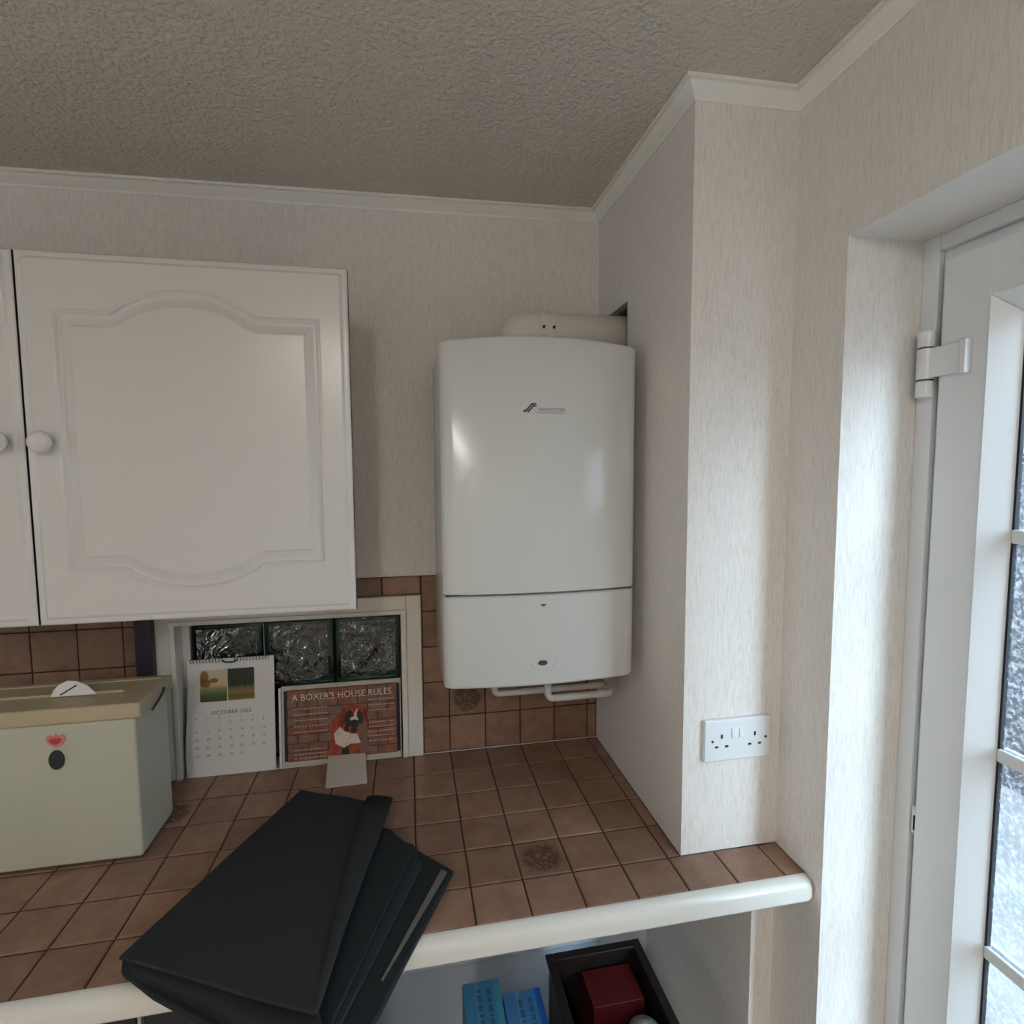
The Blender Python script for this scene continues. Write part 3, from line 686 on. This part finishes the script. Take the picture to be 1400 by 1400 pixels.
# ------------------------------------------------------------------ leaning prints in the window
def plane_fn(o, lean):
    """local (a right, b up the sheet, d towards the room) -> point; lean = horizontal run per unit height"""
    ln = math.sqrt(1 + lean * lean); up = (0, lean / ln, 1 / ln); nr = (0, -1 / ln, lean / ln)
    return lambda a, b, d=0.0: (o[0] + a, o[1] + up[1] * b + nr[1] * d, o[2] + up[2] * b + nr[2] * d)
def print_quad(fn, a0, b0, a1, b1, d):
    m = MB(); m.add([fn(a0, b0, d), fn(a1, b0, d), fn(a1, b1, d), fn(a0, b1, d)], [(0, 1, 2, 3)])
    return m, [(0, 0), (1, 0), (1, 1), (0, 1)]
# calendar
P = plane_fn((-0.667, -0.004, 0.001), 0.075)
ca = thing('calendar', (-0.56, 0.005, 0.001), 'white spiral calendar showing October 2025 with two small landscape photos', 'calendar')
def sheet(a, b, d):
    return P(a - (0.0035 * math.sin(b / 0.306 * 5.2 + 0.6) if a < 0.1 else 0) * (1 - a / 0.1 if a < 0.1 else 0), b, d + 0.0012 * math.sin(b * 16))
m = MB(); n1, n2 = 12, 20
for d in (0.0, 0.004):
    k = len(m.v); m.v += [sheet(0.211 * i / n1, 0.300 * j / n2, d) for j in range(n2 + 1) for i in range(n1 + 1)]
    m.f += [(k + j * (n1 + 1) + i, k + j * (n1 + 1) + i + 1, k + (j + 1) * (n1 + 1) + i + 1, k + (j + 1) * (n1 + 1) + i) for j in range(n2) for i in range(n1)]
K = (n1 + 1) * (n2 + 1); w1 = n1 + 1
edge = [i for i in range(w1)] + [j * w1 + n1 for j in range(1, n2 + 1)] + [n2 * w1 + i for i in range(n1 - 1, -1, -1)] + [j * w1 for j in range(n2 - 1, 0, -1)]
m.f += [(edge[i], edge[(i + 1) % len(edge)], K + edge[(i + 1) % len(edge)], K + edge[i]) for i in range(len(edge))]
pg = part('page', m, M['white'], ca)
meadow = uv_ramp_mat('autumn_meadow_print', [(0.0, srgb(70, 78, 52)), (0.22, srgb(88, 104, 66)), (0.42, srgb(150, 150, 104)), (0.5, srgb(206, 186, 136)), (1.0, srgb(200, 196, 176))], noise=0.16)
woods = uv_ramp_mat('dark_woods_print', [(0.0, srgb(150, 130, 52)), (0.12, srgb(96, 96, 48)), (0.25, srgb(140, 116, 76)), (0.42, srgb(104, 100, 62)), (0.46, srgb(44, 52, 44)), (1.0, srgb(52, 62, 46))], noise=0.2)
D = 0.0062
for a0, a1, mt in ((0.033, 0.0965, meadow), (0.0995, 0.163, woods)):
    m, uv = print_quad(P, a0, 0.192, a1, 0.274, D); part('photo_print', m, mt, pg, uv=uv)
brown = plain('autumn_leaf_print', srgb(150, 104, 62), 0.5, noise=(400, 0.3))
m = MB()
for e in (ellipse(0.044, 0.256, 0.010, 0.016), ellipse(0.049, 0.239, 0.009, 0.011), ellipse(0.066, 0.246, 0.011, 0.006), ellipse(0.039, 0.244, 0.005, 0.014)):
    m.add([P(a, b, D + 0.0002) for a, b in e], [tuple(range(len(e)))])
part('tree_print', m, brown, pg)
m = MB()
for a in (0.113, 0.124, 0.140, 0.152):
    m.add([P(a, 0.222, D + 0.0002), P(a + 0.0016, 0.222, D + 0.0002), P(a + 0.0012, 0.272, D + 0.0002), P(a, 0.272, D + 0.0002)], [(0, 1, 2, 3)])
part('trunk_print', m, M['darkink'], pg)
ms = [text_mb('OCTOBER 2025', 0.0135, lambda a, b: P(0.058 + a, 0.1585 + b, D), spacing=1.05)]
for i, ch in enumerate('MTWTFSS'):
    ms.append(text_mb(ch, 0.006, lambda a, b, i=i: P(0.023 + i * 0.0268 + a, 0.1475 + b, D), align='CENTER'))
for dnum in range(1, 32):
    k = dnum + 1; c, r = k % 7, k // 7
    ms.append(text_mb(str(dnum), 0.0092, lambda a, b, c=c, r=r: P(0.023 + c * 0.0268 + a, 0.1345 - r * 0.0208 + b, D), align='CENTER'))
tag(part('lettering', merge(*ms), M['ink'], pg), kind='stuff')
for i in range(26):
    if 11 <= i <= 13: continue
    a = 0.012 + i * 0.0075
    m = MB(); c = P(a, 0.298, 0.004); m.tube([(c[0], c[1] + 0.0055 * math.cos(t_), c[2] + 0.0055 * math.sin(t_)) for t_ in (2 * math.pi * q_ / 10 for q_ in range(11))], 0.0008, 6)
    part('spiral_ring', m, M['dark'], ca)
m = MB(); m.tube([P(0.088, 0.297, 0.0075), P(0.094, 0.292, 0.0075), P(0.1055, 0.291, 0.0075), P(0.117, 0.292, 0.0075), P(0.123, 0.297, 0.0075)], 0.0022, 8); part('hanging_hook', m, M['greyoval'], ca, smooth=True)

# printed sign
Q = plane_fn((-0.441, 0.004, 0.001), 0.075)
SW, SH = 0.309, 0.213
sg = thing('printed_sign', (-0.29, 0.012, 0.001), 'brick patterned sign with boxer dog and house rules heading', 'sign')
m = MB(); m.prism([(0, 0), (SW, 0), (SW, SH), (0, SH)], 0.0, 0.005, lambda a, b, d: Q(a, b, d)); bk = part('backing_board', m, M['card'], sg, bevel=0.0006)
E1 = 0.0054
m, uv = print_quad(Q, 0.014, 0.012, SW - 0.012, SH - 0.010, E1); part('brick_print', m, M['brick'], bk, uv=uv)
m = MB()
for a0, a1 in ((0.006, 0.014), (SW - 0.012, SW - 0.003)): m.add([Q(a0, 0.014, E1), Q(a1, 0.014, E1), Q(a1, SH - 0.012, E1), Q(a0, SH - 0.012, E1)], [(0, 1, 2, 3)])
part('dark_border', m, M['navy'], bk)
m = MB(); m.prism([(-0.007, 0.0), (-0.001, 0.0), (-0.001, SH - 0.004), (-0.007, SH - 0.004)], 0.0, 0.006, lambda a, b, d: Q(a, b, d)); part('white_edge', m, M['white'], sg, bevel=0.0006)
m = text_mb("A BOXER'S HOUSE RULES", 0.0245, lambda a, b: Q(0.0265 + a * 0.93, SH - 0.040 + b, E1 + 0.0004), spacing=1.0)
part('lettering', m, M['lettering'], bk)
def dog(pts): return [((u - 40) / 1280 * SW, (1 - (v - (140 - 0.066 * u)) / ((1000 - 0.09 * u) - (140 - 0.066 * u))) * SH) for u, v in pts]
def flat(name, polys, mat, d):
    for i, e in enumerate(polys):
        m = MB(); e = dog(e); m.add([Q(a, b, d + i * 0.00002) for a, b in e], [tuple(range(len(e)))])
        part(name, m, mat, bk)
flat('dog_print', [ellipse(900, 590, 42, 150), ellipse(900, 770, 60, 95)], M['dogbrown'], E1 + 0.0003)
flat('dog_print', [ellipse(640, 650, 95, 190, rot=-0.12), ellipse(745, 640, 110, 170), ellipse(590, 800, 58, 95), ellipse(805, 780, 44, 95)], M['dogred'], E1 + 0.00035)
flat('dog_print', [ellipse(675, 470, 34, 120, rot=0.25), ellipse(925, 440, 26, 75, rot=-0.15)], M['dogear'], E1 + 0.00055)
flat('dog_print', [ellipse(800, 425, 115, 100)], M['dogred'], E1 + 0.0005)
flat('dog_print', [ellipse(750, 480, 48, 90, rot=0.1), ellipse(868, 465, 34, 72, rot=-0.1), ellipse(705, 830, 40, 70), ellipse(720, 590, 26, 34), ellipse(800, 600, 34, 34)], M['dogdark'], E1 + 0.0007)
flat('dog_print', [[(585, 640), (650, 565), (700, 615), (780, 640), (835, 640), (870, 735), (830, 745), (760, 745), (690, 790), (600, 745)], [(800, 480), (808, 420), (838, 370), (846, 376), (832, 430), (836, 480)], ellipse(806, 482, 46, 26)], M['dogwhite'], E1 + 0.0009)
flat('dog_print', [ellipse(810, 530, 46, 42), ellipse(748, 430, 9, 11), ellipse(866, 425, 8, 10)], M['dogdark'], E1 + 0.0011)
flat('dog_print', [ellipse(805, 508, 20, 12)], M['darkink'], E1 + 0.0013)
# rows of small illegible rule text: short dashes
m = MB(); rnd = random.Random(3)
for (a0, a1, b0, b1, n) in ((0.030, 0.118, 0.088, 0.150, 5), (0.030, 0.112, 0.018, 0.040, 3), (0.222, 0.290, 0.130, 0.160, 3), (0.222, 0.290, 0.048, 0.098, 5)):
    for i in range(n):
        b = b0 + (b1 - b0) * i / max(1, n - 1); a = a0
        while a < a1:
            l_ = rnd.uniform(0.003, 0.010); m.add([Q(a, b, E1 + 0.0003), Q(min(a + l_, a1), b, E1 + 0.0003), Q(min(a + l_, a1), b + 0.0028, E1 + 0.0003), Q(a, b + 0.0028, E1 + 0.0003)], [(0, 1, 2, 3)]); a += l_ + 0.0022
tag(part('rule_lines', m, plain('faded_cream_ink', srgb(188, 166, 152), 0.5), bk), kind='stuff')
# card leaning on the sign
m = MB(); A = [(-0.316, -0.122, 0.0012), (-0.216, -0.120, 0.0012), (-0.228, -0.006, 0.021), (-0.325, -0.004, 0.021)]
m.loft([A, [(x, y, z + 0.0012) for x, y, z in A]]); single('blank_card', m, M['card'], 'small blank off-white card propped against the boxer sign', 'card')

# dark narrow board beside the window surround
m = MB(); m.box((-0.760, -0.034, 0.001), (-0.722, -0.012, 0.424)); single('narrow_board', m, M['purple'], 'narrow dark purple board standing behind the cream bin', 'board', bevel=0.003)

# ------------------------------------------------------------------ bread bin
bn = thing('bread_bin', (-0.83, -0.23, 0.001), 'cream metal bread bin with a beige lid on the tiled worktop', 'bread bin')
m = MB(); m.box((-1.03, -0.306, 0.006), (-0.643, -0.157, 0.296)); part('bin_body', m, M['bin'], bn, bevel=0.006, seg=3)
for x in (-1.01, -0.68):
    m = MB(); m.box((x, -0.29, 0.001), (x + 0.02, -0.17, 0.006)); part('foot', m, M['dark'], bn)
m = MB(); m.box((-1.042, -0.309, 0.295), (-0.631, -0.153, 0.3275)); ld = part('lid', m, M['lid'], bn, bevel=0.005, seg=3)
m = MB(); m.box((-1.03, -0.243, 0.3265), (-0.69, -0.234, 0.3325)); part('lid_ridge', m, M['lid'], ld, bevel=0.002)
m = MB(); m.box((-1.03, -0.180, 0.3265), (-0.645, -0.165, 0.3305)); part('lid_ridge', m, M['lid'], ld, bevel=0.0015)
m = MB(); m.tube([(-0.6295, -0.262, 0.292), (-0.6285, -0.235, 0.300), (-0.6285, -0.208, 0.311), (-0.6295, -0.205, 0.318)], 0.0022, 8); part('side_clip', m, M['dark'], bn, smooth=True)
# paper tag standing in the lid groove
m = MB(); T = [(-0.818, 0.3300), (-0.815, 0.342), (-0.806, 0.352), (-0.792, 0.3585), (-0.775, 0.357), (-0.755, 0.3480), (-0.735, 0.3300)]
m.prism(T, -0.250, -0.2488, lambda a, b, d: (a, d + (b - 0.33) * 0.3, b))
tg = single('paper_tag', m, M['white'], 'white rounded paper tag tucked upright into the bread bin lid', 'paper tag')
m = MB(); m.prism([(-0.803, 0.3335), (-0.800, 0.3320), (-0.772, 0.3485), (-0.774, 0.3505)], -0.2506, -0.2502, lambda a, b, d: (a, d + (b - 0.33) * 0.3, b))
part('ink_mark', m, M['darkink'], tg)
# magnets on the front of the bin
m = MB(); Hh = [(-0.798, 0.268), (-0.795, 0.275), (-0.789, 0.276), (-0.784, 0.2725), (-0.781, 0.2785), (-0.777, 0.2725), (-0.770, 0.276), (-0.765, 0.273), (-0.764, 0.266), (-0.769, 0.258), (-0.781, 0.251), (-0.793, 0.259)]
m.prism(Hh, -0.3065, -0.3100, lambda a, b, d: (a, d, b)); mg = single('heart_magnet', m, M['pink'], 'small pink and red heart magnet on the bread bin front', 'magnet', bevel=0.0008)
m = MB(); m.prism([(-0.781 + (a + 0.781) * 0.62, 0.2645 + (b - 0.2645) * 0.55) for a, b in Hh], -0.3100, -0.3108, lambda a, b, d: (a, d, b)); part('red_centre', m, M['red'], mg)
m = MB(); m.prism(ellipse(-0.7815, 0.226, 0.0135, 0.0195), -0.3065, -0.3105, lambda a, b, d: (a, d, b)); single('oval_magnet', m, M['magnet'], 'black oval magnet below the heart on the bread bin', 'magnet', bevel=0.0012)

# ------------------------------------------------------------------ folded charcoal fabric box
fb = thing('folded_fabric_box', (-0.33, -0.45, 0.003), 'charcoal fabric storage box folded flat, hanging over the worktop edge', 'storage box')
def slab(name, top, thick, mat, parent=fb, bevel=0.003):
    """top: list of (x, y, z) corners of the upper face"""
    m = MB(); n = len(top)
    m.loft([[(x, y, z - thick) for x, y, z in top], [(x, y, z) for x, y, z in top]])
    return part(name, m, mat, parent, bevel=bevel)
slab('base_panel', [(-0.552, -0.588, 0.014), (-0.486, -0.642, 0.015), (-0.330, -0.745, 0.016), (-0.205, -0.835, 0.017), (-0.030, -0.481, 0.018), (-0.100, -0.405, 0.017), (-0.30, -0.26, 0.014)], 0.011, M['fabric2'])
slab('zip_strip', [(-0.153, -0.690, 0.0195), (-0.042, -0.486, 0.0205), (-0.053, -0.477, 0.0205), (-0.1555, -0.687, 0.0195)], 0.002, M['zip'], bevel=0.0005)
slab('inner_panel', [(-0.49, -0.60, 0.020), (-0.222, -0.790, 0.026), (-0.088, -0.470, 0.030), (-0.104, -0.408, 0.030), (-0.24, -0.31, 0.026)], 0.008, M['fabric'])
slab('inner_panel', [(-0.50, -0.585, 0.030), (-0.226, -0.785, 0.036), (-0.104, -0.44, 0.042), (-0.150, -0.370, 0.042), (-0.26, -0.29, 0.035)], 0.008, M['fabric2'])
# upper panel: gently domed sheet
def quad_sheet(c, n, dome):
    A, B_, C_, D_ = [Vector(p) for p in c]; out = []
    for j in range(n + 1):
        for i in range(n + 1):
            u, v = i / n, j / n
            p = A * (1 - u) * (1 - v) + B_ * u * (1 - v) + C_ * u * v + D_ * (1 - u) * v
            out.append((p.x, p.y, p.z + dome * math.sin(math.pi * u) * math.sin(math.pi * v) + 0.0012 * math.sin(7 * u + 3 * v)))
    return out
n = 12
top = quad_sheet([(-0.556, -0.585, 0.034), (-0.235, -0.768, 0.066), (-0.205, -0.285, 0.058), (-0.362, -0.176, 0.037)], n, 0.006)
m = MB(); K = (n + 1) ** 2; m.v = top + [(x, y, z - 0.006) for x, y, z in top]
fq = [(j * (n + 1) + i, j * (n + 1) + i + 1, (j + 1) * (n + 1) + i + 1, (j + 1) * (n + 1) + i) for j in range(n) for i in range(n)]
m.f = fq + [tuple(K + a for a in reversed(q_)) for q_ in fq]
w1 = n + 1; edge = [i for i in range(w1)] + [j * w1 + n for j in range(1, w1)] + [n * w1 + i for i in range(n - 1, -1, -1)] + [j * w1 for j in range(n - 1, 0, -1)]
m.f += [(edge[i], edge[(i + 1) % len(edge)], K + edge[(i + 1) % len(edge)], K + edge[i]) for i in range(len(edge))]
part('top_panel', m, M['fabric'], fb, smooth=False, bevel=0.002)
# sagging front side under the upper panel
m = MB(); a_, b_ = [], []
for i in range(13):
    u = i / 12
    p = Vector(top[min(12, i)]); q_ = Vector((-0.548, -0.592, 0.016)).lerp(Vector((-0.210, -0.832, 0.018)), u)
    a_.append((p.x + 0.003, p.y + 0.006, p.z - 0.007)); b_.append((q_.x, q_.y - 0.004 + 0.012 * math.sin(math.pi * u), q_.z))
m.loft([a_, b_], cap=False, closed=False)
sp_ = part('side_panel', m, M['fabric2'], fb, smooth=True); s_ = sp_.modifiers.new('solid', 'SOLIDIFY'); s_.thickness = 0.004
# rolled hem along the right of the upper panel, sticking out past it
hp = [(-0.176, -0.285, 0.060), (-0.186, -0.36, 0.063), (-0.205, -0.50, 0.066), (-0.222, -0.64, 0.067), (-0.2345, -0.768, 0.066)]
hr = [(0.029, 0.006), (0.027, 0.007), (0.019, 0.007), (0.010, 0.006), (0.003, 0.004)]
m = MB(); m.loft([[(p[0] + r_[0] * math.cos(t_) , p[1] - 0.3 * r_[0] * math.cos(t_), p[2] + r_[1] * math.sin(t_)) for t_ in (2 * math.pi * k / 14 for k in range(14))] for p, r_ in zip(hp, hr)])
part('rolled_hem', m, M['fabric'], fb, smooth=True)

# ------------------------------------------------------------------ under the worktop
m = MB(); m.box((-0.235, -0.004, FL), (0.592, 0.0035, -0.043)); single('trim_5', m, M['underwall'], 'pale painted back panel under the worktop', 'panel', 'structure')
m = MB(); m.box((-0.235, -0.55, -0.658), (0.440, -0.005, -0.640)); single('alcove_shelf', m, M['underwall'], 'pale blue shelf in the open space under the worktop', 'shelf', bevel=0.002)
for name, x0, x1, lab in (('base_unit', -0.53, -0.236, 'black base unit under the worktop beside the open alcove'), ('base_unit', -1.13, -0.536, 'black base unit under the bread bin end of the worktop')):
    u = thing(name, ((x0 + x1) / 2, -0.3, FL), lab, 'base unit', 'black base units under the worktop')
    m = MB(); m.box((x0, -0.56, FL + 0.0), (x1, -0.006, -0.045)); part('carcass', m, M['darkunit'], u)
    m = MB(); m.box((x0 + 0.002, -0.582, FL + 0.12), (x1 - 0.002, -0.5605, -0.052)); part('unit_door', m, M['darkunit'], u, bevel=0.002)
m = MB(); m.box((-0.5355, -0.585, FL), (-0.5305, -0.02, -0.046)); single('edge_strip', m, M['seam'], 'thin pale strip between the two black base units', 'strip')

def carton(x0, x1, y0, y1, z0, z1, mat, label, seed):
    m = MB(); m.box((x0, y0, z0), (x1, y1, z1)); c = single('carton', m, mat, label, 'carton', bevel=0.0015, group='blue cartons under the worktop')
    r = random.Random(seed); m = MB()
    for a in (0.36, 0.62):
        y = y1 - 0.02
        while y > y0 + 0.02:
            l_ = r.uniform(0.006, 0.02); xx = x0 + (x1 - x0) * a
            m.add([(xx, y - l_, z1 + 0.0003), (xx + 0.009, y - l_, z1 + 0.0003), (xx + 0.009, y, z1 + 0.0003), (xx, y, z1 + 0.0003)], [(0, 1, 2, 3)]); y -= l_ + 0.004
    part('print_marks', m, plain('blue_ink', srgb(52, 104, 146), 0.5), c)
carton(-0.004, 0.0785, -0.53, -0.333, -0.640, -0.370, M['bluebox'], 'pale blue carton under the worktop, farther from the dark crate', 1)
carton(0.0820, 0.1665, -0.54, -0.367, -0.640, -0.375, M['bluebox2'], 'brighter blue carton under the worktop touching the dark crate', 2)
cr_ = thing('storage_crate', (0.31, -0.43, -0.640), 'dark brown plastic crate holding a red carton under the worktop', 'crate')
cx0, cx1, cy0, cy1, cz1 = 0.205, 0.425, -0.562, -0.305, -0.370
for nm, a, b in (('crate_base', (cx0, cy0, -0.6395), (cx1, cy1, -0.633)), ('crate_side', (cx0, cy0, -0.633), (cx0 + 0.006, cy1, cz1)), ('crate_side', (cx1 - 0.006, cy0, -0.633), (cx1, cy1, cz1)),
                 ('crate_side', (cx0, cy1 - 0.006, -0.633), (cx1, cy1, cz1)), ('crate_side', (cx0, cy0, -0.633), (cx1, cy0 + 0.006, cz1))):
    m = MB(); m.box(a, b); part(nm, m, M['crate'], cr_)
m = MB()
for a, b in (((cx0 - 0.008, cy0 - 0.008), (cx0 + 0.012, cy1 + 0.008)), ((cx1 - 0.012, cy0 - 0.008), (cx1 + 0.008, cy1 + 0.008)), ((cx0 + 0.012, cy1 - 0.012), (cx1 - 0.012, cy1 + 0.008)), ((cx0 + 0.012, cy0 - 0.008), (cx1 - 0.012, cy0 + 0.012))):
    m.box((a[0], a[1], cz1 - 0.006), (b[0], b[1], cz1 + 0.002))
part('crate_rim', m, M['crate'], cr_, bevel=0.002)
m = MB(); m.box((0.278, -0.415, -0.632), (0.398, -0.325, -0.400)); single('red_carton', m, M['redcarton'], 'red carton inside the dark crate', 'carton', bevel=0.0015)
m = MB(); m.lathe((0.362, -0.494, -0.632), (0, 0, 1), [(0.030, 0), (0.040, 0.02), (0.041, 0.10), (0.040, 0.225), (0.033, 0.248), (0.014, 0.257), (0.004, 0.259)], 20)
single('plastic_bag', m, M['greybag'], 'crumpled grey plastic bag in the dark crate, in front of the red carton', 'bag', smooth=True)

# ------------------------------------------------------------------ ceiling strip light behind the camera
LX, LYc = -0.50, -2.65; lz = ceil_z(LX)
st = thing('ceiling_light', (LX, LYc, lz - 0.06), 'white ceiling strip light in the kitchen', 'ceiling light')
m = MB(); m.box((LX - 0.06, LYc - 0.6, lz - 0.03), (LX + 0.06, LYc + 0.6, lz - 0.003)); part('housing', m, M['upvc'], st, bevel=0.003)
lm, nt, b = new_mat('lit_diffuser'); b.inputs['Base Color'].default_value = (0.9, 0.88, 0.84, 1)
b.inputs['Emission Color'].default_value = (1.0, 0.93, 0.85, 1); b.inputs['Emission Strength'].default_value = 36.0
m = MB(); m.box((LX - 0.05, LYc - 0.58, lz - 0.075), (LX + 0.05, LYc + 0.58, lz - 0.030)); part('diffuser', m, lm, st, bevel=0.004)
